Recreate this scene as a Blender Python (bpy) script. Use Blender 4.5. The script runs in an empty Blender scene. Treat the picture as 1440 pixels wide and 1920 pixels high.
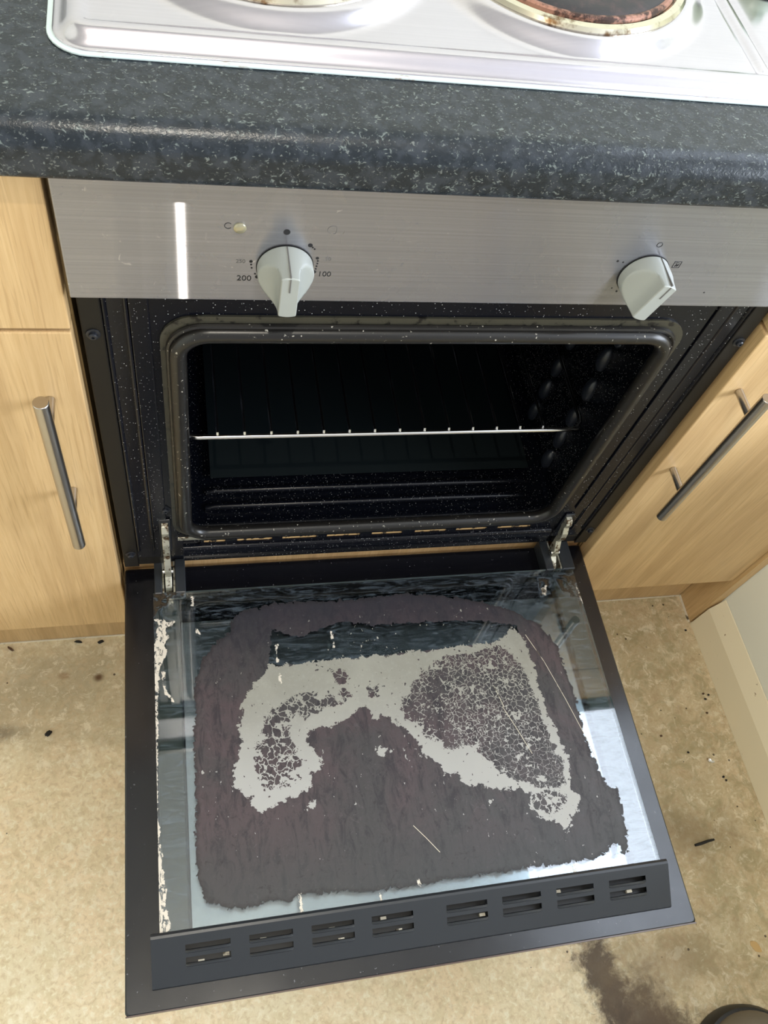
import bpy, bmesh, math, random
import numpy as np
from mathutils import Vector, Matrix
random.seed(4)
C = bpy.context.scene.collection
scene = bpy.context.scene

# ------------------------------------------------------------------ camera
cam_d = bpy.data.cameras.new('camera'); cam = bpy.data.objects.new('camera', cam_d); C.objects.link(cam)
cam.location = (-0.22286, -0.46177, 1.24274)
cam.rotation_mode = 'XYZ'; cam.rotation_euler = (0.530855, -0.175115, -0.150197)
cam_d.sensor_fit = 'VERTICAL'; cam_d.sensor_height = 32.0
cam_d.lens = 1613.21 / 1920.0 * 32.0
cam_d.clip_start = 0.02
scene.camera = cam
# ------------------------------------------------------------------ world, lights, exposure
w = bpy.data.worlds.new('world'); scene.world = w; w.use_nodes = True
w.node_tree.nodes['Background'].inputs[0].default_value = (0.97, 0.98, 1.0, 1)
w.node_tree.nodes['Background'].inputs[1].default_value = 0.76
vs = scene.view_settings
vs.view_transform = 'Standard'; vs.look = 'None'; vs.gamma = 1; vs.exposure = -0.17; vs.use_curve_mapping = False
def light(name, typ, loc, energy, color, **k):
    d = bpy.data.lights.new(name, typ); d.energy = energy; d.color = color
    for a, b in k.items():
        if a != 'rot': setattr(d, a, b)
    o = bpy.data.objects.new(name, d); C.objects.link(o); o.location = loc
    if 'rot' in k: o.rotation_euler = k['rot']
    return o
light('ceiling_bulb', 'POINT', (-0.208, -0.55, 2.06), 25, (1.0, 0.92, 0.78), shadow_soft_size=0.009)
light('window_daylight', 'AREA', (1.88, -1.15, 1.45), 95, (0.80, 0.88, 1.0), shape='RECTANGLE', size=1.1, size_y=1.5, rot=(0, math.radians(90), 0))

light('pane_reflection_fill', 'AREA', (1.32, 0.08, 2.385), 15, (0.76, 0.85, 1.0), shape='RECTANGLE', size=.9, size_y=1.0)  # added cool area light, no fixture: brightens the reflection in the door glass

# ------------------------------------------------------------------ material helpers
class NT:
    def __init__(s, name):
        s.m = bpy.data.materials.new(name); s.m.use_nodes = True
        s.t = s.m.node_tree; s.n = s.t.nodes; s.l = s.t.links
        s.b = s.n['Principled BSDF']; s.out = s.n['Material Output']; s._c = None
    def new(s, typ, **k):
        n = s.n.new(typ)
        for a, b in k.items():
            if a.startswith('i_'): n.inputs[int(a[2:])].default_value = b
            else: setattr(n, a, b)
        return n
    def lk(s, a, b): s.l.new(a, b)
    def co(s, scale=(1, 1, 1), loc=(0, 0, 0), rot=(0, 0, 0)):
        if s._c is None: s._c = s.new('ShaderNodeTexCoord')
        mp = s.new('ShaderNodeMapping'); mp.inputs['Scale'].default_value = scale
        mp.inputs['Location'].default_value = loc; mp.inputs['Rotation'].default_value = rot
        s.lk(s._c.outputs['Object'], mp.inputs[0]); return mp.outputs[0]
    def noise(s, v, scale, detail=3, rough=.5, dist=0):
        n = s.new('ShaderNodeTexNoise'); s.lk(v, n.inputs['Vector'])
        n.inputs['Scale'].default_value = scale; n.inputs['Detail'].default_value = detail
        n.inputs['Roughness'].default_value = rough; n.inputs['Distortion'].default_value = dist
        return n.outputs['Fac']
    def vor(s, v, scale, feature='F1', rnd=1):
        n = s.new('ShaderNodeTexVoronoi'); n.feature = feature; s.lk(v, n.inputs['Vector'])
        n.inputs['Scale'].default_value = scale; n.inputs['Randomness'].default_value = rnd
        return n
    def math(s, op, a, b=None, c=None, clamp=False):
        n = s.new('ShaderNodeMath'); n.operation = op; n.use_clamp = clamp
        for i, x in enumerate((a, b, c)):
            if x is None: continue
            if isinstance(x, (int, float)): n.inputs[i].default_value = x
            else: s.lk(x, n.inputs[i])
        return n.outputs[0]
    def ramp(s, f, lo, hi):   # smoothstep lo..hi -> 0..1
        n = s.new('ShaderNodeMapRange'); n.interpolation_type = 'SMOOTHSTEP'
        s.lk(f, n.inputs[0]); n.inputs[1].default_value = lo; n.inputs[2].default_value = hi
        if lo > hi:
            n.inputs[1].default_value = hi; n.inputs[2].default_value = lo
            n.inputs[3].default_value = 1; n.inputs[4].default_value = 0
        return n.outputs[0]
    def mix(s, f, a, b):
        n = s.new('ShaderNodeMix'); n.data_type = 'RGBA'
        if isinstance(f, (int, float)): n.inputs[0].default_value = f
        else: s.lk(f, n.inputs[0])
        for i, x in ((6, a), (7, b)):
            if isinstance(x, tuple): n.inputs[i].default_value = (*x, 1) if len(x) == 3 else x
            else: s.lk(x, n.inputs[i])
        return n.outputs[2]
    def attr(s, name):
        n = s.new('ShaderNodeAttribute'); n.attribute_name = name; return n
    def col(s, c):
        if isinstance(c, tuple): s.b.inputs['Base Color'].default_value = (*c, 1)
        else: s.lk(c, s.b.inputs['Base Color'])
    def set(s, **k):
        for a, v in k.items():
            i = s.b.inputs[{'rough': 'Roughness', 'metal': 'Metallic', 'spec': 'Specular IOR Level', 'coat': 'Coat Weight',
                            'coatr': 'Coat Roughness', 'aniso': 'Anisotropic', 'arot': 'Anisotropic Rotation', 'ior': 'IOR'}[a]]
            if isinstance(v, (int, float)): i.default_value = v
            else: s.lk(v, i)
    def bump(s, h, strength, dist):
        n = s.new('ShaderNodeBump'); n.inputs['Strength'].default_value = strength; n.inputs['Distance'].default_value = dist
        s.lk(h, n.inputs['Height']); s.lk(n.outputs[0], s.b.inputs['Normal']); return n.outputs[0]
M = {}
def plain(name, col, rough=.5, metal=0, spec=.5, coat=0):
    t = NT(name); t.col(col); t.set(rough=rough, metal=metal, spec=spec, coat=coat); M[name] = t.m; return t
oak_later = []
# worktop laminate
t = NT('speckled_laminate')
v = t.co((1, 1.25, 1.25))
d1 = t.noise(v, 190, 4, .6, 1.2); big = t.noise(v, 22, 2)
f1 = t.ramp(t.math('ADD', d1, t.math('MULTIPLY', t.math('SUBTRACT', big, .5), .12)), .59, .70)
d2 = t.noise(t.co((1, 1.3, 1.3), (3, 3, 3)), 420, 2, .5, .5); f2 = t.ramp(d2, .62, .74)
d3 = t.noise(t.co(loc=(7, 1, 2)), 95, 3, .6, .4)
c = t.mix(t.ramp(d3, .42, .62), (.012, .017, .022), (.028, .035, .044))
c = t.mix(t.math('MULTIPLY', f1, .72), c, (.20, .235, .22)); c = t.mix(t.math('MULTIPLY', f2, .6), c, (.22, .24, .22))
t.col(c); t.set(rough=.27, spec=.42); t.bump(d2, .5, .0004); M['laminate'] = t.m
# oak laminate, grain upright
def oak(name, a, b, c3, rot=0.0):
    t = NT(name); v = t.co((60, 60, 2.2), rot=(0, rot, 0)); n1 = t.noise(v, 4.5, 5, .65, .6)
    v2 = t.co((14, 14, 1.0), (2, 1, 0), rot=(0, rot, 0)); n2 = t.noise(v2, 1.6, 3, .5, 1.5)
    n3 = t.noise(t.co((220, 220, 6), rot=(0, rot, 0)), 3, 2)
    c = t.mix(t.ramp(n1, .38, .68), a, b); c = t.mix(t.math('MULTIPLY', t.ramp(n2, .40, .7), .55), c, c3)
    c = t.mix(t.math('MULTIPLY', t.ramp(n3, .54, .68), .45), c, c3)
    t.col(c); t.set(rough=.42, spec=.4); t.bump(n1, .08, .0004); M[name] = t.m
oak('oak', (.67, .465, .235), (.60, .40, .19), (.44, .275, .125), .05)
oak('oak_board', (.80, .52, .25), (.72, .44, .19), (.5, .29, .13), 0)
oak('oak_edge', (.42, .29, .13), (.36, .24, .10), (.22, .14, .06), 0)
# brushed steel: brushed along x, tangent from a UV map
def steel(name, col, rough, aniso, smudge=.0, patch=.12, zs=600, arot=.0, bm=.04):
    t = NT(name); t.set(metal=1.0, aniso=aniso, arot=arot)
    tg = t.new('ShaderNodeTangent'); tg.direction_type = 'UV_MAP'; tg.uv_map = 'UVMap'
    t.lk(tg.outputs[0], t.b.inputs['Tangent'])
    br = t.noise(t.co((3, 600, zs)), 1.0, 3, .6); sm = t.noise(t.co((1, 1, 1)), 14, 4, .6, .6)
    c2 = tuple(x * (.86 if zs == 600 else .955) for x in col); c = t.mix(t.ramp(br, .3, .7), c2, col)
    c = t.mix(t.math('MULTIPLY', t.ramp(sm, .45, .7), patch), c, tuple(x * .8 for x in col))
    sp = t.noise(t.co((1, 1, .8), (5, 5, 5)), 110, 3, .6, 1.0); k = t.math('MULTIPLY', t.ramp(sp, .69, .74), smudge)
    c = t.mix(k, c, (.85, .85, .85)); t.col(c)
    t.set(rough=t.math('ADD', t.math('MULTIPLY', sm, .12), rough - .06)); t.bump(br, bm, .0002); M[name] = t.m
    if zs == 600:
        g = t.new('ShaderNodeBsdfAnisotropic'); g.distribution = 'GGX'; g.inputs['Roughness'].default_value = .16; g.inputs['Anisotropy'].default_value = .96
        t.lk(tg.outputs[0], g.inputs['Tangent']); t.lk(c, g.inputs['Color'])
        ms = t.new('ShaderNodeMixShader'); ms.inputs[0].default_value = .6; t.lk(t.b.outputs[0], ms.inputs[1]); t.lk(g.outputs[0], ms.inputs[2]); t.lk(ms.outputs[0], t.out.inputs[0])
steel('panel_steel', (.47, .475, .52), .27, .0, .45)
steel('hob_steel', (.60, .575, .63), .19, .25, .10, .12, 3, .0, .0)
t = plain('handle_steel', (.50, .47, .43), .28, 1); t.bump(t.noise(t.co((1, 1, 1)), 600, 2), .03, .0003)
plain('chrome', (.75, .74, .72), .16, 1)
t = plain('zinc', (.5, .48, .4), .4, 1); c = t.mix(t.ramp(t.noise(t.co(), 130, 4, .7), .50, .62), (.58, .56, .46), (.10, .06, .03)); t.col(c)
t.set(metal=.8)
# black enamel with white specks
def enamel(name, base, dens, rough=.22, bright=.75, spec=.3):
    t = NT(name); v1 = t.vor(t.co(), 640); m = t.noise(t.co(loc=(1, 2, 3)), 9, 3)
    r = t.new('ShaderNodeSeparateColor'); t.lk(v1.outputs['Color'], r.inputs[0])
    pick = t.math('GREATER_THAN', r.outputs[0], t.math('SUBTRACT', 1 - dens * .45, t.math('MULTIPLY', m, dens * 1.1)))
    dot = t.math('MULTIPLY', t.math('LESS_THAN', v1.outputs['Distance'], .25), pick)
    dot = t.math('MULTIPLY', dot, t.math('ADD', .05, t.math('MULTIPLY', t.math('POWER', r.outputs[1], 3), bright)))
    t.col(t.mix(dot, base, (.75, .75, .72))); t.set(rough=rough, spec=spec)
    t.bump(t.noise(t.co(), 60, 3), .08, .0006); M[name] = t.m
enamel('enamel', (.0035, .004, .007), .16)
enamel('cavity_enamel', (.0015, .002, .004), .28, .25, .4, .35)
enamel('lip_enamel', (.003, .0035, .006), .34, .2)
plain('frame_matt', (.007, .006, .005), .4, 0, .3)
plain('liner', (.003, .006, .007), .5, 0, .3)
t = plain('gasket', (.018, .016, .014), .30); c = t.mix(t.ramp(t.noise(t.co(), 300, 3), .67, .72), (.009, .008, .007), (.45, .42, .35)); t.col(c)
t = plain('greasy_strip', (.075, .068, .045), .4); c = t.mix(t.ramp(t.noise(t.co((1, 1, 1)), 90, 4, .7), .54, .64), (.042, .039, .027), (.006, .005, .004)); t.col(c)
plain('black_paint', (.010, .012, .017), .33)
t = plain('trim_paint', (.022, .025, .029), .32); t.bump(t.noise(t.co(), 700, 2), .06, .0002)
t = plain('black_glass', (.003, .003, .004), .16, 0, .6); t.set(rough=t.math('ADD', .08, t.math('MULTIPLY', t.noise(t.co((1, 1, 1)), 16, 4, .6), .22)))
c = t.mix(t.ramp(t.noise(t.co(), 300, 2), .72, .75), (.005, .005, .007), (.10, .10, .11)); t.col(c)
plain('bevel_glass', (.10, .065, .05), .2)
t = plain('knob_plastic', (.34, .36, .335), .33)
plain('hob_knob_plastic', (.48, .58, .44), .3)
plain('ink', (.012, .012, .014), .6); plain('faded_ink', (.13, .125, .12), .6)
plain('lens', (.40, .37, .25), .12, .5, .5, .6)
t = plain('plate_iron', (.02, .017, .017), .55); c = t.mix(t.ramp(t.noise(t.co(), 60, 4, .7), .45, .7), (.022, .020, .022), (.055, .035, .035)); t.col(c)
t = plain('rusty_ring', (.3, .12, .08), .45); c = t.mix(t.ramp(t.noise(t.co(), 70, 4, .7), .42, .6), (.34, .17, .12), (.035, .015, .01)); t.col(c); t.set(metal=.35)
t = plain('burner_trim', (.55, .50, .40), .18, 1); c = t.mix(t.ramp(t.noise(t.co(), 45, 4, .7), .5, .68), (.62, .58, .46), (.16, .09, .04)); t.col(c)
t = plain('sealant', (.62, .72, .70), .4); c = t.mix(t.ramp(t.noise(t.co((1, 3, 3)), 28, 4, .7), .60, .70), (.60, .70, .69), (.30, .14, .05)); t.col(c)
plain('rubber', (.012, .012, .013), .45)
plain('shoe_leather', (.16, .135, .10), .5)
plain('foil', (.8, .8, .8), .2, 1); plain('charcoal', (.01, .009, .008), .7); plain('brown_bit', (.09, .045, .02), .6); plain('tan_flake', (.55, .36, .15), .6)
plain('wall_paint', (.86, .87, .78), .55); plain('ceiling_paint', (.56, .56, .57), .8)
t = plain('skirting_paint', (.70, .60, .42), .4); c = t.mix(t.ramp(t.noise(t.co(), 85, 3, .6), .68, .74), (.88, .79, .58), (.30, .20, .09)); t.col(c)
t = plain('bead', (.75, .70, .58), .5); c = t.mix(t.ramp(t.noise(t.co(), 60, 3, .6), .58, .66), (.78, .72, .58), (.10, .08, .05)); t.col(c)
plain('window_frame_paint', (.85, .85, .85), .4)
t = plain('oak_scorched', (.7, .45, .2), .5); c = t.mix(t.ramp(t.noise(t.co(), 75, 4, .7), .52, .58), (.62, .40, .18), (.03, .02, .012)); t.col(c)
t = plain('channel_paint', (.085, .10, .10), .4)
t = plain('reflector', (.44, .45, .52), .22, 1); t.set(rough=t.math('ADD', .10, t.math('MULTIPLY', t.noise(t.co((1, 4, 1)), 30, 4, .6), .22)), metal=.85)
# vinyl floor: mottled stone pattern, grime with shapes of its own, some plinth shade painted in
t = NT('vinyl'); v = t.co()
a = t.noise(v, 9, 4, .6, .8); b = t.noise(t.co(loc=(4, 4, 0)), 38, 5, .65, .6); e = t.noise(t.co(loc=(9, 2, 0)), 140, 3, .6, .5)
c = t.mix(t.ramp(a, .35, .65), (.80, .70, .48), (.84, .68, .45)); c = t.mix(t.math('MULTIPLY', t.ramp(b, .45, .60), .6), c, (.70, .59, .37))
c = t.mix(t.math('MULTIPLY', t.ramp(e, .50, .68), .6), c, (.60, .46, .28)); c = t.mix(t.math('MULTIPLY', t.ramp(e, .46, .34), .7), c, (.90, .83, .63))
def blob(cx, cy, rx, ry, ang=0, soft=.6, amp=.8, sc=18):
    ca, sa = math.cos(ang), math.sin(ang)
    sp = t.new('ShaderNodeSeparateXYZ'); t.lk(t.co(), sp.inputs[0])
    dx = t.math('SUBTRACT', sp.outputs[0], cx); dy = t.math('SUBTRACT', sp.outputs[1], cy)
    u = t.math('DIVIDE', t.math('ADD', t.math('MULTIPLY', dx, ca), t.math('MULTIPLY', dy, sa)), rx)
    q = t.math('DIVIDE', t.math('SUBTRACT', t.math('MULTIPLY', dy, ca), t.math('MULTIPLY', dx, sa)), ry)
    r = t.math('SQRT', t.math('ADD', t.math('MULTIPLY', u, u), t.math('MULTIPLY', q, q)))
    n = t.noise(t.co(loc=(cx * 3, cy, 1)), sc, 5, .7, .5)
    return t.ramp(t.math('ADD', r, t.math('MULTIPLY', t.math('SUBTRACT', n, .5), amp * 2)), 1 + soft * .5, 1 - soft)
def stain(c, m, k, col): return t.mix(t.math('MULTIPLY', m, k), c, col)
c = stain(c, blob(.47, -.30, .20, .42, 0, 1.2), .62, (.30, .215, .10))
c = stain(c, blob(-.43, -.035, .24, .085, 0, 1.0, .9), .72, (.33, .275, .17))  # band along the left plinth: grime plus occlusion shade put into the colour
c = stain(c, blob(-.50, -.085, .05, .014, 0, 1.0), .7, (.12, .10, .07))
c = stain(c, blob(.445, .0, .16, .10, 0, 1.2), .45, (.30, .22, .11))
g1 = t.noise(t.co(loc=(3, 9, 0)), 55, 6, .75, .6); g2 = t.noise(t.co(loc=(5, 5, 0)), 24, 6, .7, 1.0)
sx0 = t.new('ShaderNodeSeparateXYZ'); t.lk(t.co(), sx0.inputs[0]); east = t.ramp(sx0.outputs[0], .10, .45)
c = t.mix(t.math('MULTIPLY', t.math('MULTIPLY', t.ramp(g2, .46, .62), east), .55), c, (.34, .29, .155))
c = t.mix(t.math('MULTIPLY', t.math('MULTIPLY', t.ramp(g1, .54, .66), east), .45), c, (.20, .14, .07))
c = t.mix(t.math('MULTIPLY', t.ramp(g1, .47, .36), .45), c, (.93, .85, .66)); c = t.mix(t.math('MULTIPLY', t.ramp(g1, .53, .62), .30), c, (.66, .49, .30))
c = stain(c, blob(.300, -.500, .030, .085, .25, .55, 1.1, 55), .93, (.040, .022, .012))
c = stain(c, blob(.33, -.545, .050, .05, -.2, .6, 1.3, 60), .85, (.050, .030, .016))
c = stain(c, blob(.36, -.575, .06, .03, .3, .6, 1.3, 60), .8, (.06, .036, .018))
c = stain(c, blob(.35, -.55, .035, .06, -.2, .9, 1, 30), .8, (.075, .045, .025))
c = stain(c, blob(.40, -.49, .13, .07, .0, 1.2, 1, 16), .55, (.20, .135, .065))
c = stain(c, blob(.47, -.33, .10, .05, -.3, 1.1, 1, 20), .5, (.16, .11, .05))
c = stain(c, blob(-.355, -.015, .008, .007, 0, .8, .4), .9, (.10, .04, .01))
c = stain(c, blob(-.402, -.008, .009, .006, 0, .6, .4), .5, (.30, .17, .08))
ring_ = t.math('MULTIPLY', blob(.408, .038 - .09, .014, .012, 0, .4, .2), t.math('SUBTRACT', 1, blob(.408, .038 - .09, .010, .008, 0, .4, .2)))
c = stain(c, ring_, .5, (.35, .16, .07))
vv = t.vor(t.co(), 90); sc_ = t.new('ShaderNodeSeparateColor'); t.lk(vv.outputs['Color'], sc_.inputs[0])
sp = t.new('ShaderNodeSeparateXYZ'); t.lk(t.co(), sp.inputs[0])
dens = t.math('MULTIPLY', t.ramp(sp.outputs[0], .15, .30), .22)
specks = t.math('MULTIPLY', t.math('GREATER_THAN', sc_.outputs[0], t.math('SUBTRACT', .965, dens)), t.math('LESS_THAN', vv.outputs['Distance'], t.math('MULTIPLY', sc_.outputs[1], .17)))
c = stain(c, specks, .85, (.04, .022, .012))
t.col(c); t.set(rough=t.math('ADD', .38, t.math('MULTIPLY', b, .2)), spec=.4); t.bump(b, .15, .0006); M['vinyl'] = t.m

# ------------------------------------------------------------------ mesh helpers
def obj(name, bm, mat=None, parent=None, smooth=False, bevel=0, seg=2, uv=False, angle=35):
    me = bpy.data.meshes.new(name); bmesh.ops.recalc_face_normals(bm, faces=bm.faces); 
    if uv:
        L = bm.loops.layers.uv.new('UVMap')
        for f in bm.faces:
            for lp in f.loops: lp[L].uv = (lp.vert.co.x, lp.vert.co.z + lp.vert.co.y)
    bm.to_mesh(me); bm.free()
    o = bpy.data.objects.new(name, me); C.objects.link(o)
    if mat: me.materials.append(M[mat])
    if parent: o.parent = parent
    if smooth:
        for p in me.polygons: p.use_smooth = True
        try: me.set_sharp_from_angle(angle=math.radians(angle))
        except Exception: pass
    if bevel:
        b = o.modifiers.new('bevel', 'BEVEL'); b.width = bevel; b.segments = seg; b.limit_method = 'ANGLE'; b.angle_limit = math.radians(40)
    return o
def thing(name, label, cat, loc=(0, 0, 0), group=None):
    o = bpy.data.objects.new(name, None); C.objects.link(o); o.location = loc; o.empty_display_size = .05
    return tag(o, label, cat, group)
def tag(o, label, cat, group=None):
    o['label'] = label; o['category'] = cat
    if group: o['group'] = group
    return o
def struct(o): o['kind'] = 'structure'; return o
def box(bm, x0, x1, y0, y1, z0, z1):
    r = bmesh.ops.create_cube(bm, size=1)
    for v in r['verts']:
        v.co = Vector(((x0 + x1) / 2 + v.co.x * (x1 - x0), (y0 + y1) / 2 + v.co.y * (y1 - y0), (z0 + z1) / 2 + v.co.z * (z1 - z0)))
    return r['verts']
def bx(*a): bm = bmesh.new(); box(bm, *a); return bm
def tube(bm, pts, r, n=12, closed=False, cap=True):
    pts = [Vector(p) for p in pts]; rings = []; N = len(pts); up = None
    for i, p in enumerate(pts):
        if closed: d = pts[(i + 1) % N] - pts[i - 1]
        else: d = pts[min(i + 1, N - 1)] - pts[max(i - 1, 0)]
        d.normalize()
        if up is None:
            a = Vector((0, 1, 0)) if abs(d.y) < .9 else Vector((1, 0, 0)); up = (a - d * a.dot(d)).normalized()
        else: up = (up - d * up.dot(d)).normalized()
        s = d.cross(up); rr = r[i] if isinstance(r, (list, tuple)) else r
        rings.append([bm.verts.new(p + (up * math.cos(2 * math.pi * k / n) + s * math.sin(2 * math.pi * k / n)) * rr) for k in range(n)])
    for i in range(N if closed else N - 1):
        A, B = rings[i], rings[(i + 1) % N]
        for k in range(n): bm.faces.new((A[k], A[(k + 1) % n], B[(k + 1) % n], B[k]))
    if cap and not closed: bm.faces.new(rings[0]); bm.faces.new(rings[-1])
    return bm
def rrect(x0, x1, z0, z1, r, n=8):
    out = []
    for cx, cz, a0 in ((x1 - r, z1 - r, 0), (x0 + r, z1 - r, 90), (x0 + r, z0 + r, 180), (x1 - r, z0 + r, 270)):
        for k in range(n + 1):
            a = math.radians(a0 + 90 * k / n); out.append((cx + r * math.cos(a), cz + r * math.sin(a)))
    return out
def loft(bm, loops, cap0=True, cap1=True, closed=True):
    R = [[bm.verts.new(p) for p in L] for L in loops]
    n = len(R[0])
    for i in range(len(R) - 1):
        for k in range(n if closed else n - 1):
            q = (R[i][k], R[i][(k + 1) % n], R[i + 1][(k + 1) % n], R[i + 1][k])
            if len(set(q)) == 4: bm.faces.new(q)
    if cap0: bm.faces.new(R[0][::-1])
    if cap1: bm.faces.new(R[-1])
    return bm
def prism(bm, prof, a, b, fn):      # prof: list of 2-D points, fn(p, t) -> 3-D
    return loft(bm, [[fn(p, a) for p in prof], [fn(p, b) for p in prof]])
# door frame of reference: (x, s outwards from the hinge edge, h above the outer pane)
TL = 0.03637; Y0 = 0.02103; Z0 = 0.27159
ct, st = math.cos(TL), math.sin(TL)
def D(x, s, h): return Vector((x, Y0 - s * ct + h * st, Z0 + s * st + h * ct))
def dbox(bm, x0, x1, s0, s1, h0, h1):
    V = [bm.verts.new(D(x, s, h)) for h in (h0, h1) for s in (s0, s1) for x in (x0, x1)]
    for f in ((0, 1, 3, 2), (4, 6, 7, 5), (0, 4, 5, 1), (2, 3, 7, 6), (0, 2, 6, 4), (1, 5, 7, 3)): bm.faces.new([V[i] for i in f])
def dbx(*a): bm = bmesh.new(); dbox(bm, *a); return bm

YF = .0156; ZP0, ZP1 = .755, .865
# ------------------------------------------------------------------ the room
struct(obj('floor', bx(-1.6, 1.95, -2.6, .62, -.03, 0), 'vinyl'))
struct(obj('ceiling', bx(-1.6, 1.95, -2.6, .62, 2.4, 2.43), 'ceiling_paint'))
struct(obj('wall_back', bx(-1.6, 1.95, .62, .66, 0, 2.4), 'wall_paint'))
struct(obj('wall_left', bx(-1.64, -1.6, -2.6, .62, 0, 2.4), 'wall_paint'))
bm = bmesh.new()
box(bm, 1.95, 1.99, -2.6, .62, 0, .65); box(bm, 1.95, 1.99, -2.6, .62, 2.25, 2.4)
box(bm, 1.95, 1.99, -2.6, -1.95, .65, 2.25); box(bm, 1.95, 1.99, -.35, .62, .65, 2.25)
struct(obj('wall_right', bm, 'wall_paint'))
bm = bmesh.new()
for a in ((-1.95, -1.90, .65, 2.25), (-.40, -.35, .65, 2.25), (-1.90, -.40, .65, .70), (-1.90, -.40, 2.20, 2.25), (-1.17, -1.13, .70, 2.20)):
    box(bm, 1.94, 1.985, *a)
struct(obj('window_1', bm, 'window_frame_paint', bevel=.004))
# low white wall running out from the units, with its skirting (slightly off square)
def wy(x, y): return (x - .042 * (y + .003), y)
def wallprism(name, prof, y0, y1, mat, bevel=0):
    bm = bmesh.new(); prism(bm, prof, y0, y1, lambda p, y: (*wy(p[0], y), p[1])); return struct(obj(name, bm, mat, bevel=bevel))
wallprism('wall_side', [(.6175, 0), (.74, 0), (.74, .60), (.6175, .60)], -1.7, .03, 'wall_paint')
wallprism('trim_1', [(.60, .60), (.755, .60), (.755, .625), (.60, .625)], -1.71, .0, 'skirting_paint', .004)
wallprism('baseboard_side', [(.6015, 0), (.6172, 0), (.6172, .094), (.6155, .094), (.6035, .061)], -1.7, -.004, 'skirting_paint', .0012)

# ------------------------------------------------------------------ fitted units
def cyl(p0, p1, r, n=20): bm = bmesh.new(); tube(bm, [p0, p1], r, n); return bm
def handle(parent, x, z0, z1, y=-.030, zs=(.488, .632)):
    bm = bmesh.new(); tube(bm, [(x, y, z0), (x, y, z1)], .0063, 28)
    for z in zs: tube(bm, [(x, y + .002, z), (x, .0039, z)], .0042, 20)
    return obj('handle', bm, 'handle_steel', parent, True, .0006)
def unit(name, label, x0, x1, hx, hz):
    u = thing(name, label, 'cupboard', ((x0 + x1) / 2, .30, 0), 'oak base cupboards beside the oven')
    ox = Vector(u.location)
    def P(o): o.location = o.location - ox; return o
    bm = bmesh.new()
    box(bm, x0, x0 + .018, .0235, .58, .15, .865); box(bm, x1 - .018, x1, .0235, .58, .15, .865)
    box(bm, x0 + .018, x1 - .018, .0235, .58, .15, .168); box(bm, x0 + .018, x1 - .018, .57, .58, .168, .865)
    P(obj('carcass', bm, 'oak_edge', u))
    d = P(obj('door', bx(x0 + .0015, x1 - .0015, .004, .0225, .15, .7135), 'oak', u, bevel=.0012))
    P(obj('drawer_front', bx(x0 + .0015, x1 - .0015, .004, .0225, .7175, .8635), 'oak', u, bevel=.0012))
    h = handle(d, hx, *hz)
    return u
unit('base_cupboard', 'oak effect base cupboard left of the oven with a steel bar handle', -.80, -.3005, -.3290, (.436, .672))
unit('base_cupboard', 'oak effect base cupboard right of the oven beside the low white wall', .3005, .600, .3225, (.436, .664))
struct(obj('trim_2', bx(-.80, .5985, .048, .064, .0, .1495), 'oak'))                      # plinth boards
struct(obj('trim_3', bx(.6005, .6160, -.0015, .60, 0, .866), 'oak'))                        # end filler beside the low wall
bm = bmesh.new(); box(bm, -.80, .5975, .0465, .0478, 0, .0035); box(bm, .5985, .6003, -.002, .0478, 0, .0035); struct(obj('trim_4', bm, 'bead'))
bm = bmesh.new(); box(bm, -.2985, .2985, .026, .58, .262, .282); struct(obj('trim_5', bm, 'oak_board'))  # shelf the oven stands on
o = obj('trim_6', bx(-.2985, .2985, .010, .028, .150, .262), 'oak'); struct(o)
# worktop with a rounded front edge
prof = [(.60, .866), (.60, .905)]
for k in range(9):
    a = math.radians(90 + 90 * k / 8); prof.append((-.012 + .018 + .018 * math.cos(a), .905 - .018 + .018 * math.sin(a)))
for k in range(6):
    a = math.radians(180 + 90 * k / 5); prof.append((-.012 + .006 + .006 * math.cos(a), .866 + .006 + .006 * math.sin(a)))
bm = bmesh.new(); prism(bm, prof, -.95, .66, lambda p, x: (x, p[0], p[1]))
wt = tag(obj('worktop', bm, 'laminate', smooth=True), 'dark speckled laminate worktop with a rounded front edge over the oven', 'worktop')

# ------------------------------------------------------------------ hob
hob = thing('hob', 'stainless steel electric hob with solid plates set in the dark worktop', 'hob', (0, .31, .905))
HO = Vector(hob.location)
def H(o): o.location = -HO; return o
HX0, HX1, HY0, HY1 = -.2905, .2905, .0575, .56
BR = [(-.150, .204, .090, .108, .128), (.0735, .195, .088, .100, .119), (-.150, .43, .072, .086, .105), (.0735, .43, .090, .103, .120)]
def hobz(x, y):
    dx = np.minimum(x - HX0, HX1 - x); dy = np.minimum(y - HY0, HY1 - y); r = .022
    d = np.where((dx < r) & (dy < r), r - np.sqrt((r - np.minimum(dx, r)) ** 2 + (r - np.minimum(dy, r)) ** 2), np.minimum(dx, dy))
    ss = lambda a, b, v: np.clip((v - a) / (b - a), 0, 1) ** 2 * (3 - 2 * np.clip((v - a) / (b - a), 0, 1))
    z = .9075 + .0085 * ss(.001, .013, d) - .0022 * ss(.017, .022, d)
    for cx, cy, r1, r2, r3 in BR:
        rr = np.hypot(x - cx, y - cy); z = z + .0085 * (1 - ss(r2, r3, rr))
    lx = .2085; q = np.abs(x - lx - .0)
    z = z + .0026 * (1 - ss(.0030, .0055, q)) * ss(.078, .086, y) * (1 - ss(.53, .54, y)) - .002 * (1 - ss(.005, .010, q)) * ss(.076, .082, y)
    return z
nx, ny = 264, 200
tx = HX0 + (HX1 - HX0) * (np.arange(nx) / (nx - 1)); ty = HY0 + (HY1 - HY0) * (np.arange(ny) / (ny - 1)) ** 1.25
X_, Y_ = np.meshgrid(tx, ty)
cxr = np.clip(X_, HX0 + .022, HX1 - .022); cyr = np.clip(Y_, HY0 + .022, HY1 - .022)   # round the corners in plan
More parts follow.
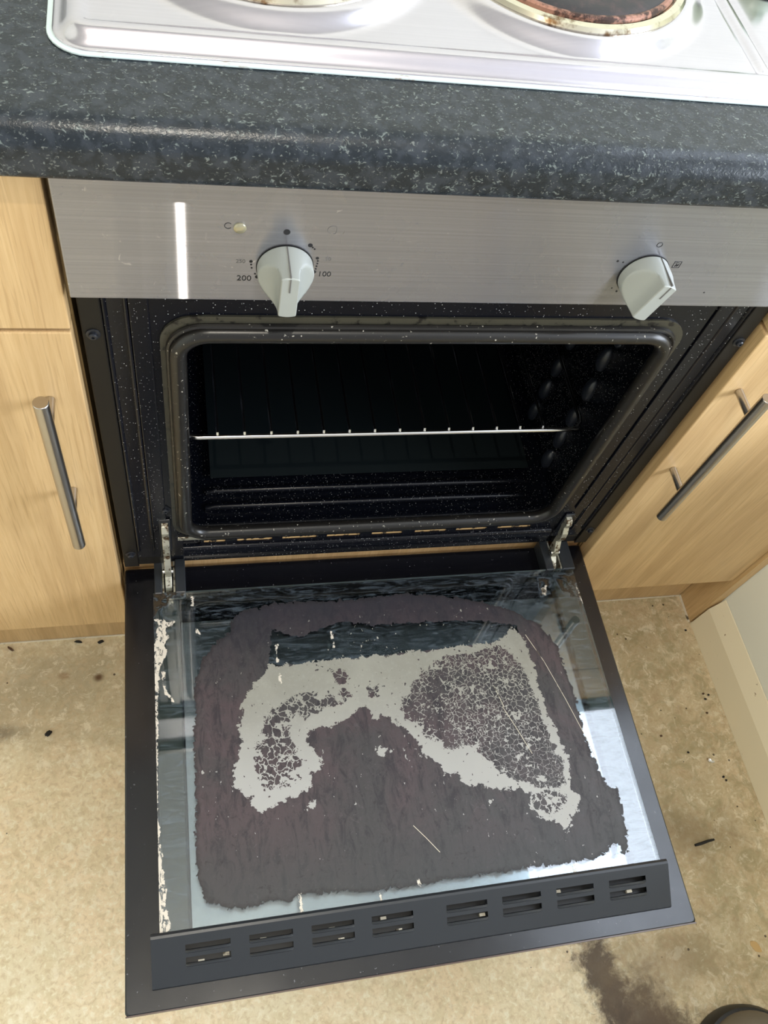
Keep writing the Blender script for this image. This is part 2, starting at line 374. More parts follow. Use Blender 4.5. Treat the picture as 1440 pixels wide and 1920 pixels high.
vx, vy = X_ - cxr, Y_ - cyr; m = np.maximum(np.abs(vx), np.abs(vy)); ln = np.hypot(vx, vy)
k = np.where(ln > 0, m / np.maximum(ln, 1e-9), 1); X2, Y2 = cxr + vx * k, cyr + vy * k
Z2 = hobz(X2, Y2)
def gridmesh(name, X, Y, Z, mat, parent, uv=True):
    ny, nx = X.shape; me = bpy.data.meshes.new(name)
    V = np.stack([X, Y, Z], -1).reshape(-1, 3); idx = np.arange(ny * nx).reshape(ny, nx)
    F = np.stack([idx[:-1, :-1], idx[:-1, 1:], idx[1:, 1:], idx[1:, :-1]], -1).reshape(-1, 4)
    me.from_pydata(V.tolist(), [], F.tolist()); me.materials.append(M[mat])
    if uv:
        L = me.uv_layers.new(name='UVMap'); li = F.reshape(-1); u = V[li][:, :2].astype(np.float32); L.data.foreach_set('uv', u.reshape(-1))
    for p in me.polygons: p.use_smooth = True
    o = bpy.data.objects.new(name, me); C.objects.link(o); o.parent = parent; return o
top = H(gridmesh('hob_top', X2, Y2, Z2, 'hob_steel', hob))
sd = top.modifiers.new('solid', 'SOLIDIFY'); sd.thickness = .0015; sd.offset = -1
bm = bmesh.new(); L = rrect(HX0 - .0035, HX1 + .0035, HY0 - .0035, HY1 + .0035, .0245)
loft(bm, [[(x, y, .9052) for x, y in L], [(x, y, .9068) for x, y in L]]); H(obj('edge_seal', bm, 'sealant', hob, bevel=.0006))
def ring(parent, name, mat, cx, cy, prof):
    bm = bmesh.new(); n = 72
    loft(bm, [[(cx + r * math.cos(2 * math.pi * k / n), cy + r * math.sin(2 * math.pi * k / n), z) for k in range(n)] for r, z in prof], False, False)
    return H(obj(name, bm, mat, parent, True))
def hotplate(cx, cy, r1, r2, r3):
    zt = .9227
    p = ring(hob, 'hotplate', 'plate_iron', cx, cy, [(.0005, zt + .0065), (.018, zt + .0065), (.020, zt + .0075), (r1 - .010, zt + .0078), (r1 - .004, zt + .0066), (r1 - .002, zt + .0052)])
    ring(hob, 'rust_ring', 'rusty_ring', cx, cy, [(r1 - .0022, zt + .0060), (r1, zt + .0062), (r1 + .0015, zt + .0050), (r1 + .002, zt + .0025)])
    ring(hob, 'plate_trim', 'burner_trim', cx, cy, [(r1 + .0015, zt + .002), (r1 + .004, zt + .0035), (r2 - .003, zt + .0030), (r2 - .001, zt + .0005), (r2 - .0015, zt - .002)])
for b in BR: hotplate(*b)
for ky in (.205, .29, .375, .46):
    cx = .256; n = 40
    bm = bmesh.new(); loft(bm, [[(cx + r * math.cos(2 * math.pi * k / n), ky + r * math.sin(2 * math.pi * k / n), z) for k in range(n)] for r, z in ((.023, .9135), (.0235, .9155), (.0225, .9165))])
    H(obj('knob_seat', bm, 'rubber', hob, True))
    bm = bmesh.new(); loft(bm, [[(cx + r * math.cos(2 * math.pi * k / n), ky + r * math.sin(2 * math.pi * k / n), z) for k in range(n)] for r, z in ((.0205, .9166), (.0205, .922), (.0185, .927), (.015, .929))])
    kb = H(obj('hob_knob', bm, 'hob_knob_plastic', hob, True))
    g = obj('grip', bx(cx - .005, cx + .005, ky - .018, ky + .018, .9285, .938), 'hob_knob_plastic', kb, bevel=.002)

# ------------------------------------------------------------------ oven
oven = thing('oven', 'built in electric oven with a steel control panel and its door hanging open', 'oven', (0, .3, .283))
OO = Vector(oven.location)
def O(o): o.location = -OO; return o
panel = O(obj('control_panel', bx(-.2975, .2975, 0, .0200, ZP0, ZP1), 'panel_steel', oven, bevel=.0013, seg=3, uv=True))
# knob: round body whose sides are scooped away to leave a grip bar
def knob(x, z, ang):
    R = .0203; n = 64; loops = []
    ds = [.0008, .010] + [.010 + .0215 * (i / 14) for i in range(1, 15)]
    for d in ds:
        Rd = R - .0012 * max(0, d - .010) / .0215
        if d <= .010: wd = Rd
        else:
            t_ = (d - .010) / .0215; wd = .0066 + (R - .0066) * (1 - t_) ** 3.0
        L = []
        for k in range(n):
            a = 2 * math.pi * k / n; px, pz = Rd * math.cos(a), Rd * math.sin(a)
            if abs(px) > wd:
                px = math.copysign(wd, px)
            L.append((px, pz))
        ca, sa = math.cos(ang), math.sin(ang)
        loops.append([(x + px * ca - pz * sa, -d, z + px * sa + pz * ca) for px, pz in L])
    bm = bmesh.new(); loft(bm, loops)
    bmesh.ops.remove_doubles(bm, verts=bm.verts, dist=1e-5)
    k_ = O(obj('control_knob', bm, 'knob_plastic', oven, True, .0008, 2, angle=40))
    bm = bmesh.new(); box(bm, -.0004, .0004, -.0320, -.0312, .006, .0185); box(bm, -.0004, .0004, -.031, -.002, .0185, .0208)
    bm.transform(Matrix.Translation((x, 0, z)) @ Matrix.Rotation(-ang, 4, 'Y'))
    obj('pointer_mark', bm, 'faded_ink', k_)
    sh = bmesh.new(); loft(sh, [[(x + r * math.cos(2 * math.pi * k / 48), -d, z + r * math.sin(2 * math.pi * k / 48)) for k in range(48)] for r, d in ((.0208, .0001), (.0208, .0007))])
    obj('knob_seat', sh, 'rubber', k_)
knob(-.1457, .7905, 0.0)
knob(.1397, .7905, -.32)
def disc(x, z, r, name='dot', mat='ink', d=.0002):
    bm = bmesh.new(); loft(bm, [[(x + r * math.cos(2 * math.pi * k / 24), -q, z + r * math.sin(2 * math.pi * k / 24)) for k in range(24)] for q in (-.0001, d)])
    return obj(name, bm, mat, panel)
for x, z, r in [(-0.1467,0.8225,0.0024),(-0.1292,0.8111,0.0017),(-0.1273,0.8092,0.0007),(-0.1258,0.8077,0.0007),(-0.1702,0.7946,0.0012),(-0.1699,0.7916,0.0007),(-0.1694,0.7885,0.0007),(-0.1668,0.7828,0.0007),(-0.1651,0.7797,0.0015),(-0.1229,0.7992,0.0012),(-0.1223,0.7966,0.0007),(-0.1224,0.7940,0.0007),(-0.1227,0.7914,0.0007),(-0.1230,0.7888,0.0007),(-0.1238,0.7858,0.0014),(0.1122,0.8038,0.0010),(0.1172,0.8028,0.0007),(0.2052,0.7716,0.0007),(0.1197,0.7749,0.0007),(0.1254,0.7714,0.0009)]: disc(x, z, r)
def ringmark(x, z, r, w_=.0004, a0=0, a1=360, mat='ink', name='ring_mark', sx=1):
    bm = bmesh.new(); n = 28; pts = []
    for k in range(n + 1):
        a = math.radians(a0 + (a1 - a0) * k / n); pts.append((x + sx * r * math.cos(a), -.00005, z + r * math.sin(a)))
    tube(bm, pts, w_, 6); return obj(name, bm, mat, panel)
def text(s, x, z, size, mat='ink', name='print'):
    cu = bpy.data.curves.new('tmp', 'FONT'); cu.body = s; cu.size = size; cu.extrude = .0001; cu.align_x = 'CENTER'; cu.align_y = 'CENTER'
    to = bpy.data.objects.new('tmp', cu); C.objects.link(to)
    dg = bpy.context.evaluated_depsgraph_get(); me = bpy.data.meshes.new_from_object(to.evaluated_get(dg)); bpy.data.objects.remove(to)
    me.transform(Matrix.Translation((x, -.0001, z)) @ Matrix.Rotation(math.radians(90), 4, 'X')); me.materials.clear(); me.materials.append(M[mat])
    o = bpy.data.objects.new(name, me); C.objects.link(o); o.parent = panel; return o
text('200', -.1745, .7780, .0072); text('100', -.1160, .7836, .0068)
text('250', -.1775, .7945, .0046, 'faded_ink'); text('50', -.1150, .7985, .0046, 'faded_ink')
ringmark(-.1868, .8265, .0024, .0003, 40, 320, name='letter_mark')
ringmark(-.1150, .8257, .0034, .00028, 60, 250, 'faded_ink', 'thermometer_mark'); ringmark(-.1135, .8257, .0034, .00028, -110, 110, 'faded_ink', 'thermometer_mark', .45)
ringmark(-.1085, .8250, .0032, .0002, -60, 0, 'faded_ink', 'thermometer_mark', .6)
ringmark(.1397, .8214, .0022, .0003)
bm = bmesh.new(); q = [(.1612, .7975), (.1672, .7975), (.1692, .8040), (.1634, .8040)]
q = [(.1615, .7985), (.1675, .7985), (.1675, .8048), (.1615, .8048)]
tube(bm, [(a, -.00005, b) for a, b in q], .00032, 6, closed=True); tube(bm, [(.1625, -.00005, .8030), (.1642, -.00005, .8040), (.1662, -.00005, .8032)], .00025, 5)
tube(bm, [(.1632, -.00005, .7998), (.1645, -.00005, .8022), (.1650, -.00005, .8000), (.1662, -.00005, .8020)], .0004, 5); obj('oven_light_mark', bm, 'ink', panel)
bm = bmesh.new(); n = 28
loft(bm, [[(-.1789 + r * math.cos(2 * math.pi * k / n), -d, .8252 + r * math.sin(2 * math.pi * k / n)) for k in range(n)] for r, d in ((.0044, .0), (.0044, .0012), (.0038, .0018), (.002, .0023), (.0003, .0024))])
obj('indicator_lens', bm, 'lens', panel, True)

# body casing and front frame
bm = bmesh.new()
GX0, GX1, GZ0, GZ1 = -.2375, .2277, .3615, .7225          # outside of the seal
ox0, ox1, oz0, oz1 = -.226, .216, .370, .712               # opening
outer = rrect(-.2958, .2958, .2914, .7545, .006); inner = rrect(ox0, ox1, oz0, oz1, .028)
def plate(bm, outer, inner, y0, y1):
    n = len(outer); A = [[bm.verts.new((x, y, z)) for x, z in P] for P in (outer, inner) for y in (y0, y1)]
    o0, o1, i0, i1 = A
    for k in range(n):
        j = (k + 1) % n
        bm.faces.new((o0[k], o0[j], i0[j], i0[k])); bm.faces.new((o1[k], o1[j], i1[j], i1[k]))
        bm.faces.new((o0[k], o0[j], o1[j], o1[k])); bm.faces.new((i0[k], i0[j], i1[j], i1[k]))
outer2 = rrect(-.2958, .2958, .312, .7545, .006)
plate(bm, outer2, inner, YF, YF + .006)
O(obj('front_frame', bm, 'enamel', oven, True))
for s_, x0, x1 in ((-1, -.2958, -.2430), (1, .2460, .2958)):
    O(obj('frame_foot', bx(x0, x1, YF, YF + .006, .2914, .3119), 'frame_matt', oven, bevel=.003))
for s_ in (-1, 1):
    a, b = sorted((s_ * .2957, s_ * .2790)); O(obj('side_flange', bx(a, b, YF - .0022, YF - .0001, .2925, .7540), 'frame_matt', oven, bevel=.0015))
    for xx in (.2768, .2610):
        bm = bmesh.new(); tube(bm, [(s_ * xx, YF + .0004, .330), (s_ * xx, YF + .0004, .7535)], .0022, 10); O(obj('pressed_rib', bm, 'enamel', oven, True))
    # hinge-side raised band next to the seal
    a, b = sorted((s_ * .2590, s_ * .2440)); O(obj('inner_flange', bx(a, b, YF - .0020, YF - .0001, .385, .7535), 'enamel', oven, bevel=.0018))
bm = bmesh.new(); plate(bm, rrect(GX0, GX1, GZ0, GZ1, .030), rrect(GX0 + .016, GX1 - .016, GZ0 + .014, GZ1 - .018, .026), YF - .0022, YF - .0001)
O(obj('seal_flange', bm, 'greasy_strip', oven))
# seal
path = [(x, YF - .0045, z) for x, z in rrect(GX0 + .0135, GX1 - .0135, GZ0 + .011, GZ1 - .0175, .026, 10)]
bm = bmesh.new(); tube(bm, path, .0076, 14, closed=True); O(obj('door_seal', bm, 'gasket', oven, True))
path = [(x, YF - .0035, z) for x, z in rrect(GX0 + .0065, GX1 - .0065, GZ0 + .005, GZ1 - .0095, .028, 10)]
bm = bmesh.new(); tube(bm, path, .0026, 8, closed=True); O(obj('seal_bead', bm, 'gasket', oven, True))
# cavity
bm = bmesh.new(); cav = []
for y, g in ((YF + .0055, 0), (.030, .004), (.40, .004), (.42, -.008)):
    cav.append([(x, y, z) for x, z in rrect(ox0 - g, ox1 + g, oz0 - g, oz1 + g, .028)])
loft(bm, cav, False, True)
for y0, h in ((.048, .0035), (.068, .0045)):
    pass
cv = O(obj('cavity', bm, 'cavity_enamel', oven, True)); sd = cv.modifiers.new('solid', 'SOLIDIFY'); sd.thickness = .003; sd.offset = 1
for y0, z_, x0, x1 in ((.047, .3690, -.200, .192), (.068, .3690, -.198, .198)):
    bm = bmesh.new(); tube(bm, [(x0, y0, z_ - .003), (x0 + .01, y0, z_), (x1 - .01, y0, z_), (x1, y0, z_ - .003)], .004, 12); O(obj('floor_ridge', bm, 'cavity_enamel', oven, True))
# pressed rack supports on the side walls
for sx in (-1, 1):
    xw = ox1 + .0035 if sx > 0 else ox0 - .0035
    for yy in (.078, .152, .30):
        for zz in (.402, .446, .490, .540, .585, .630):
            off = .006 if int(round(zz * 1000)) % 2 else 0
            bm = bmesh.new(); r = bmesh.ops.create_uvsphere(bm, u_segments=16, v_segments=10, radius=1)
            for v_ in bm.verts: v_.co = Vector((xw + v_.co.x * .0075, yy + off + v_.co.y * .0085, zz + v_.co.z * .018))
            O(obj('rack_support', bm, 'black_paint', oven, True))
bm = bmesh.new(); box(bm, -.2970, .2970, YF + .0065, .56, .284, .3119); box(bm, -.29, -.24, YF + .0065, .56, .312, .85)
box(bm, .238, .29, YF + .0065, .56, .312, .85); box(bm, -.24, .238, .45, .56, .312, .85); box(bm, -.24, .238, YF + .0065, .45, .735, .85)
O(obj('casing', bm, 'black_paint', oven))
# lower vent rail: steel strip, slots with wood showing through, rolled lip
vb = bmesh.new()
xs = [-.2075] + [q for q in [-0.2040,-0.1796,-0.1661,-0.1255,-0.1136,-0.0731,-0.0608,-0.0207,-0.0062,0.0320,0.0474,0.0874,0.0999,0.1401,0.1540,0.1980]] + [.2000]
segs = [(xs[i], xs[i + 1]) for i in range(0, len(xs), 2)]
for a, b in segs: box(vb, a, b, YF - .0030, YF - .0002, .3448, .3512)
box(vb, -.2075, .2000, YF - .0030, YF - .0002, .3415, .3448); box(vb, -.2075, .2000, YF - .0030, YF - .0002, .3512, .3545)
vr = O(obj('vent_rail', vb, 'enamel', oven))
sx_ = [-0.2040,-0.1796,-0.1661,-0.1255,-0.1136,-0.0731,-0.0608,-0.0207,-0.0062,0.0320,0.0474,0.0874,0.0999,0.1401,0.1540,0.1980]
for i in range(0, len(sx_), 2):
    O(obj('vent_slot', bx(sx_[i] + .0002, sx_[i + 1] - .0002, YF - .0016, YF - .0003, .3450, .3510), 'oak_scorched' if 'oak_scorched' in M else 'oak_board', oven))
O(obj('steel_strip', bx(-.2330, -.1650, YF - .0050, YF - .0034, .3575, .3640), 'zinc', oven, bevel=.0004))
prof = [(YF - .0002, .3400), (YF - .004, .3405), (.0100, .3400), (.0080, .3370), (.0078, .3125), (.0090, .3105), (.0140, .3100), (.0215, .3100), (.0215, .3118), (YF - .0002, .3122)]
bm = bmesh.new(); prism(bm, prof, -.2275, .2290, lambda p, x: (x, p[0], p[1])); O(obj('lower_lip', bm, 'lip_enamel', oven, True, angle=50))
# screws
for x, z, yb in ((-.2875, .7019, .0023), (-.2868, .3251, .0023), (-.2440, .4215, .0), (.2888, .6950, .0023), (.2880, .3280, .0023)):
    bm = bmesh.new(); n = 24
    loft(bm, [[(x + r * math.cos(2 * math.pi * k / n), YF - yb - d, z + r * math.sin(2 * math.pi * k / n)) for k in range(n)] for r, d in ((.0058, 0), (.0056, .0008), (.0036, .0012), (.0034, .0034), (.0024, .0042), (.0012, .0042), (.0011, .003))])
    O(obj('screw', bm, 'black_paint', oven, True))
bm = bmesh.new(); n = 16; loft(bm, [[(-.2480 + r * math.cos(2 * math.pi * k / n), YF - d, .3620 + r * math.sin(2 * math.pi * k / n)) for k in range(n)] for r, d in ((.004, 0), (.0036, .0022), (.0012, .003))])
O(obj('rivet', bm, 'zinc', oven, True))
# liner sheet on the cavity floor, shelf rack: both lift out, so they are things of their own
tag(obj('oven_liner', bx(-.193, .205, .0850, .385, .3705, .3715), 'liner'), 'thin black liner sheet lying on the oven floor under the rack', 'oven liner')
rack = thing('wire_rack', 'chrome wire shelf rack across the middle of the oven cavity', 'oven rack', (0, .2, .512))
def RK(o): o.location = -Vector(rack.location); return o
bm = bmesh.new(); zr = .512
tube(bm, [(-.224, .062, zr), (-.222, .053, zr), (-.217, .0465, zr), (-.208, .045, zr), (.196, .045, zr), (.206, .0465, zr), (.211, .053, zr), (.213, .062, zr), (.2135, .36, zr), (.207, .368, zr), (-.217, .368, zr), (-.2245, .36, zr)], .0026, 12, closed=True)
RK(obj('rack_frame', bm, 'chrome', rack, True))
for i in range(14):
    x = -.1884 + .02712 * i
    bm = bmesh.new(); tube(bm, [(x, .0455, zr + .0005), (x, .047, zr + .0045), (x, .054, zr + .0045), (x, .36, zr + .0045), (x, .368, zr + .002)], .0016, 8)
    RK(obj('rack_wire', bm, 'chrome', rack, True))

# ------------------------------------------------------------------ the open door (part of the oven)
DW = .2975; DL = 0.4725
def DD(name, bm, mat, **k): return obj(name, bm, mat, door, **k)
bm = bmesh.new(); L = rrect(-DW, DW, 0, DL, .004, 4)
loft(bm, [[D(x, s, h) for x, s in L] for h in (-.0200, -.0012)]); door = O(obj('oven_door', bm, 'black_glass', oven))
bm = bmesh.new(); L2 = rrect(-DW + .0016, DW - .0016, .0016, DL - .0016, .004, 4)
loft(bm, [[D(x, s, -.0012) for x, s in L], [D(x, s, 0) for x, s in L2]]); DD('door_border', bm, 'black_glass', bevel=.0)
bm = bmesh.new(); dbox(bm, -DW + .0005, DW - .0005, DL - .0008, DL + .0006, -.0022, -.0004); DD('glass_edge', bm, 'bevel_glass')
# side channels carrying the inner pane
PX0, PX1, PS0, PS1, PH = -.2640, .2665, 0.0447, .4130, .0200
for x0, x1 in ((PX0 + .002, -.2350), (.2370, PX1 - .002)):
    DD('side_channel', dbx(x0, x1, .052, PS1, .0002, .0150), 'channel_paint' if 'channel_paint' in M else 'black_paint', bevel=.002)
DD('reflector_plate', dbx(-.2345, .2365, .078, PS1, .0002, .0060), 'reflector' if 'reflector' in M else 'zinc', bevel=.001)

# inner pane: clear glass carrying baked-on film, scraped patches and white residue (stains stored as distances to their outlines)
def sd_poly(P, X, Y):
    P = np.array(P); d = np.full(X.shape, 1e9); ins = np.zeros(X.shape, bool); n = len(P)
    for i in range(n):
        a, b = P[i], P[(i + 1) % n]; ex, ey = b - a; wx, wy_ = X - a[0], Y - a[1]
        t_ = np.clip((wx * ex + wy_ * ey) / (ex * ex + ey * ey + 1e-12), 0, 1)
        d = np.minimum(d, np.hypot(wx - ex * t_, wy_ - ey * t_))
        cr = (a[1] > Y) != (b[1] > Y)
        with np.errstate(divide='ignore', invalid='ignore'):
            xi = a[0] + (Y - a[1]) / (b[1] - a[1] + 1e-15) * (b[0] - a[0])
        ins ^= cr & (X < xi)
    return np.where(ins, d, -d)
def sd_line(P, X, Y, w_):
    P = np.array(P); r = np.full(X.shape, -1e9)
    for i in range(len(P) - 1):
        a, b = P[i, :2], P[i + 1, :2]; wa, wb = P[i, 2], P[i + 1, 2]; ex, ey = b - a; wx, wy_ = X - a[0], Y - a[1]
        t_ = np.clip((wx * ex + wy_ * ey) / (ex * ex + ey * ey + 1e-12), 0, 1)
        r = np.maximum(r, wa + (wb - wa) * t_ - np.hypot(wx - ex * t_, wy_ - ey * t_))
    return r
gx, gs = 250, 190
xs_ = np.linspace(PX0, PX1, gx); ss_ = np.linspace(PS0, PS1, gs); GX, GS = np.meshgrid(xs_, ss_)
top = np.stack([GX, Y0 - GS * ct + PH * st, Z0 + GS * st + PH * ct], -1).reshape(-1, 3)
hb = PH - .0038
bot = np.stack([GX, Y0 - GS * ct + hb * st, Z0 + GS * st + hb * ct], -1).reshape(-1, 3)
idx = np.arange(gx * gs).reshape(gs, gx)
q = lambda a, b, c_, d: np.stack([a, b, c_, d], -1).reshape(-1, 4)
Ft = q(idx[:-1, :-1], idx[1:, :-1], idx[1:, 1:], idx[:-1, 1:])
N_ = gx * gs; per = np.concatenate([idx[0, :], idx[1:, -1], idx[-1, ::-1][1:], idx[::-1, 0][1:-1]])
bv = top[per].copy(); bv[:, 1] -= .0038 * st; bv[:, 2] -= .0038 * ct
nP = len(per); lowidx = np.arange(N_, N_ + nP)
Fs = np.stack([per, np.roll(per, -1), np.roll(lowidx, -1), lowidx], -1)
me = bpy.data.meshes.new('inner_pane')
me.from_pydata(np.concatenate([top, bv]).tolist(), [], Ft.tolist() + Fs.tolist() + [lowidx.tolist()])
def put(name, F):
    a = me.attributes.new(name, 'FLOAT', 'POINT'); v = np.concatenate([F.reshape(-1), F.reshape(-1)[per]]).astype(np.float32); a.data.foreach_set('value', v)
mx = lambda L: np.maximum.reduce(L)
put('film', sd_poly([(-0.2219,0.1897),(-0.2226,0.1651),(-0.2165,0.1436),(-0.1985,0.1159),(-0.1795,0.1008),(-0.1719,0.0775),(-0.1209,0.0673),(-0.0698,0.0696),(-0.0105,0.0696),(0.0373,0.0656),(0.1042,0.0763),(0.1632,0.0954),(0.1996,0.1201),(0.2164,0.1502),(0.2181,0.1867),(0.2217,0.2061),(0.2209,0.2326),(0.2194,0.2679),(0.2221,0.2901),(0.2311,0.3215),(0.2408,0.3286),(0.2392,0.3579),(0.2335,0.3913),(0.2211,0.4020),(0.2240,0.3891),(0.2171,0.3826),(0.2055,0.3934),(0.1884,0.3979),(0.1575,0.3972),(0.1210,0.3964),(0.0612,0.3967),(0.0031,0.3970),(-0.0535,0.3983),(-0.1020,0.3919),(-0.1289,0.3914),(-0.1374,0.3962),(-0.1609,0.3931),(-0.1770,0.3968),(-0.1976,0.3955),(-0.2202,0.3852),(-0.2268,0.3597),(-0.2277,0.3187),(-0.2243,0.2761),(-0.2258,0.2308)], GX, GS))
put('clean', mx([sd_poly(p, GX, GS) for p in [[(-0.1391,0.1472),(-0.0787,0.1459),(-0.0023,0.1444),(0.0772,0.1415),(0.1387,0.1396),(0.1670,0.1234),(0.1768,0.1399),(0.1800,0.1682),(0.1794,0.2022),(0.1812,0.2287),(0.1874,0.2551),(0.1907,0.2743),(0.1904,0.2989),(0.1850,0.3223),(0.1931,0.3303),(0.1872,0.3460),(0.1770,0.3506),(0.1750,0.3617),(0.1666,0.3647),(0.1619,0.3545),(0.1395,0.3490),(0.1328,0.3339),(0.1369,0.3228),(0.1263,0.3145),(0.1043,0.3144),(0.0815,0.3048),(0.0634,0.3028),(0.0597,0.2906),(0.0446,0.2890),(0.0378,0.2764),(0.0274,0.2663),(0.0204,0.2535),(0.0134,0.2406),(0.0002,0.2269),(-0.0110,0.2195),(-0.0164,0.2146),(-0.0220,0.2228),(-0.0288,0.2147),(-0.0331,0.2017),(-0.0431,0.2070),(-0.0535,0.2154),(-0.0631,0.2187),(-0.0756,0.2224),(-0.0878,0.2242),(-0.0999,0.2260),(-0.1042,0.2376),(-0.1007,0.2439),(-0.0916,0.2566),(-0.0912,0.2683),(-0.1034,0.2727),(-0.1069,0.2894),(-0.1187,0.2925),(-0.1305,0.2978),(-0.1422,0.3020),(-0.1591,0.3055),(-0.1697,0.2988),(-0.1701,0.2889),(-0.1797,0.2839),(-0.1856,0.2721),(-0.1836,0.2583),(-0.1784,0.2474),(-0.1749,0.2303),(-0.1760,0.2123),(-0.1712,0.2007),(-0.1720,0.1872),(-0.1602,0.1708),(-0.1474,0.1593)],[(-0.0283,0.2514),(-0.0218,0.2491),(-0.0168,0.2556),(-0.0200,0.2643),(-0.0273,0.2647)],[(-0.1101,0.3030),(-0.1038,0.3020),(-0.1033,0.3076),(-0.1091,0.3092)],[(0.0214,0.2518),(0.0350,0.2520),(0.0350,0.2653),(0.0213,0.2657)]]]))
put('navy', mx([sd_poly(p, GX, GS) for p in [[(-0.1315,0.1012),(-0.1002,0.1139),(-0.0473,0.0975),(-0.0093,0.1053),(0.0573,0.1055),(0.1246,0.1107),(0.1701,0.1193),(0.1717,0.1324),(0.1383,0.1417),(0.0768,0.1435),(-0.0026,0.1464),(-0.0789,0.1478),(-0.1374,0.1486)]]]))
put('crack', mx([sd_poly(p, GX, GS) for p in [[(0.0064,0.2087),(0.0184,0.1938),(0.0313,0.1754),(0.0459,0.1667),(0.0555,0.1575),(0.0715,0.1534),(0.0885,0.1521),(0.1092,0.1497),(0.1381,0.1424),(0.1556,0.1557),(0.1635,0.1737),(0.1678,0.1944),(0.1714,0.2147),(0.1721,0.2376),(0.1764,0.2540),(0.1804,0.2732),(0.1828,0.2981),(0.1794,0.3146),(0.1603,0.3184),(0.1426,0.3128),(0.1224,0.3047),(0.1039,0.2895),(0.0886,0.2728),(0.0847,0.2620),(0.0594,0.2618),(0.0474,0.2593),(0.0466,0.2470),(0.0329,0.2364),(0.0192,0.2256)]]]))
put('loose', mx([sd_poly(p, GX, GS) for p in [[(-0.1376,0.1991),(-0.1201,0.1903),(-0.1145,0.2063),(-0.1198,0.2179),(-0.1202,0.2389),(-0.1142,0.2600),(-0.1171,0.2769),(-0.1323,0.2865),(-0.1516,0.2821),(-0.1625,0.2634),(-0.1621,0.2433),(-0.1535,0.2206),(-0.1453,0.2063)],[(-0.1166,0.1850),(-0.0951,0.1819),(-0.0840,0.1918),(-0.0653,0.1885),(-0.0546,0.1774),(-0.0454,0.1878),(-0.0605,0.1991),(-0.0825,0.2045),(-0.1012,0.2106),(-0.1166,0.2030)],[(0.1384,0.3241),(0.1600,0.3195),(0.1776,0.3303),(0.1736,0.3398),(0.1536,0.3432),(0.1380,0.3379)],[(0.1849,0.1892),(0.1963,0.2104),(0.1830,0.2092)],[(0.0251,0.2448),(0.0417,0.1895),(0.0646,0.1717),(0.0597,0.2606)],[(-0.0679,0.1600),(-0.0489,0.1584),(-0.0484,0.1779),(-0.0638,0.1765)],[(-0.0273,0.1831),(-0.0144,0.1810),(-0.0176,0.1936),(-0.0275,0.1933)],[(0.0205,0.2004),(0.0028,0.2115),(0.0105,0.2216),(0.0285,0.2266)]]]))
put('residue', mx([sd_line(p, GX, GS, 0) for p in [[(-0.2629,0.0788,0.0022),(-0.2500,0.0865,0.0035),(-0.2572,0.0926,0.0040),(-0.2539,0.1015,0.0065),(-0.2600,0.1141,0.0045),(-0.2561,0.1209,0.0065),(-0.2603,0.1302,0.0055),(-0.2617,0.1428,0.0025),(-0.2631,0.1857,0.0018),(-0.2644,0.2268,0.0018),(-0.2644,0.2551,0.0020),(-0.2657,0.2984,0.0016),(-0.2651,0.3245,0.0035),(-0.2641,0.3549,0.0050),(-0.2614,0.3710,0.0055),(-0.2642,0.3841,0.0055),(-0.2606,0.4012,0.0065),(-0.2657,0.4112,0.0045)],[(-0.2421,0.0831,0.0010),(-0.2464,0.0868,0.0018),(-0.2535,0.0849,0.0012)],[(-0.2537,0.1435,0.0008),(-0.2557,0.1558,0.0008),(-0.2520,0.1685,0.0008),(-0.2465,0.1752,0.0012),(-0.2454,0.1790,0.0014)],[(0.2634,0.0684,0.0010),(0.2664,0.0841,0.0020),(0.2685,0.0994,0.0018),(0.2688,0.1181,0.0012),(0.2712,0.1584,0.0012),(0.2728,0.2108,0.0010),(0.2757,0.2346,0.0008)],[(0.2178,0.0730,0.0028),(0.2235,0.0680,0.0020),(0.2179,0.0783,0.0030)],[(-0.2162,0.0966,0.0018),(-0.2140,0.0994,0.0022)],[(-0.2199,0.0532,0.0012),(-0.2197,0.0636,0.0014)],[(-0.1265,0.1219,0.0012),(-0.1271,0.1417,0.0010),(-0.1264,0.1676,0.0008)],[(-0.0617,0.1102,0.0008),(-0.0592,0.1308,0.0006)],[(-0.1280,0.3925,0.0022),(-0.1269,0.4025,0.0018),(-0.1290,0.4130,0.0014)],[(-0.0048,0.3934,0.0010),(-0.0046,0.4139,0.0018)],[(-0.0471,0.4007,0.0008),(-0.0469,0.4133,0.0010)],[(0.1661,0.3994,0.0014),(0.1654,0.4128,0.0012)],[(0.1237,0.4047,0.0016),(0.1245,0.4154,0.0014)]]]))
put('grease', mx([sd_poly(p, GX, GS) for p in [[(-0.2659,0.0415),(-0.2287,0.0420),(-0.2290,0.0511),(-0.2444,0.0549),(-0.2568,0.0711),(-0.2664,0.0758)],[(0.2389,0.0551),(0.2693,0.0532),(0.2704,0.0882),(0.2450,0.0863)],[(0.2160,0.0575),(0.2320,0.0586),(0.2254,0.0774),(0.2124,0.0825)]]]))
put('depth', GS)
t = NT('stained_pane'); at = lambda n: t.attr(n).outputs['Fac']
nA = t.noise(t.co(), 95, 4, .65, .8); nB = t.noise(t.co(loc=(3, 3, 3)), 330, 3, .6, .5); nC = t.noise(t.co(loc=(5, 1, 3)), 14, 4, .6, .5)
wob = t.math('ADD', t.math('MULTIPLY', t.math('SUBTRACT', nA, .5), .026), t.math('MULTIPLY', t.math('SUBTRACT', nB, .5), .008))
edge = lambda f, w1=.0002: t.ramp(f, -w1, w1)
film = edge(t.math('ADD', at('film'), t.math('MULTIPLY', wob, .62))); cl = t.math('ADD', at('clean'), t.math('MULTIPLY', wob, .75))
clean = edge(cl); navy = edge(t.math('ADD', at('navy'), t.math('MULTIPLY', wob, .5)))
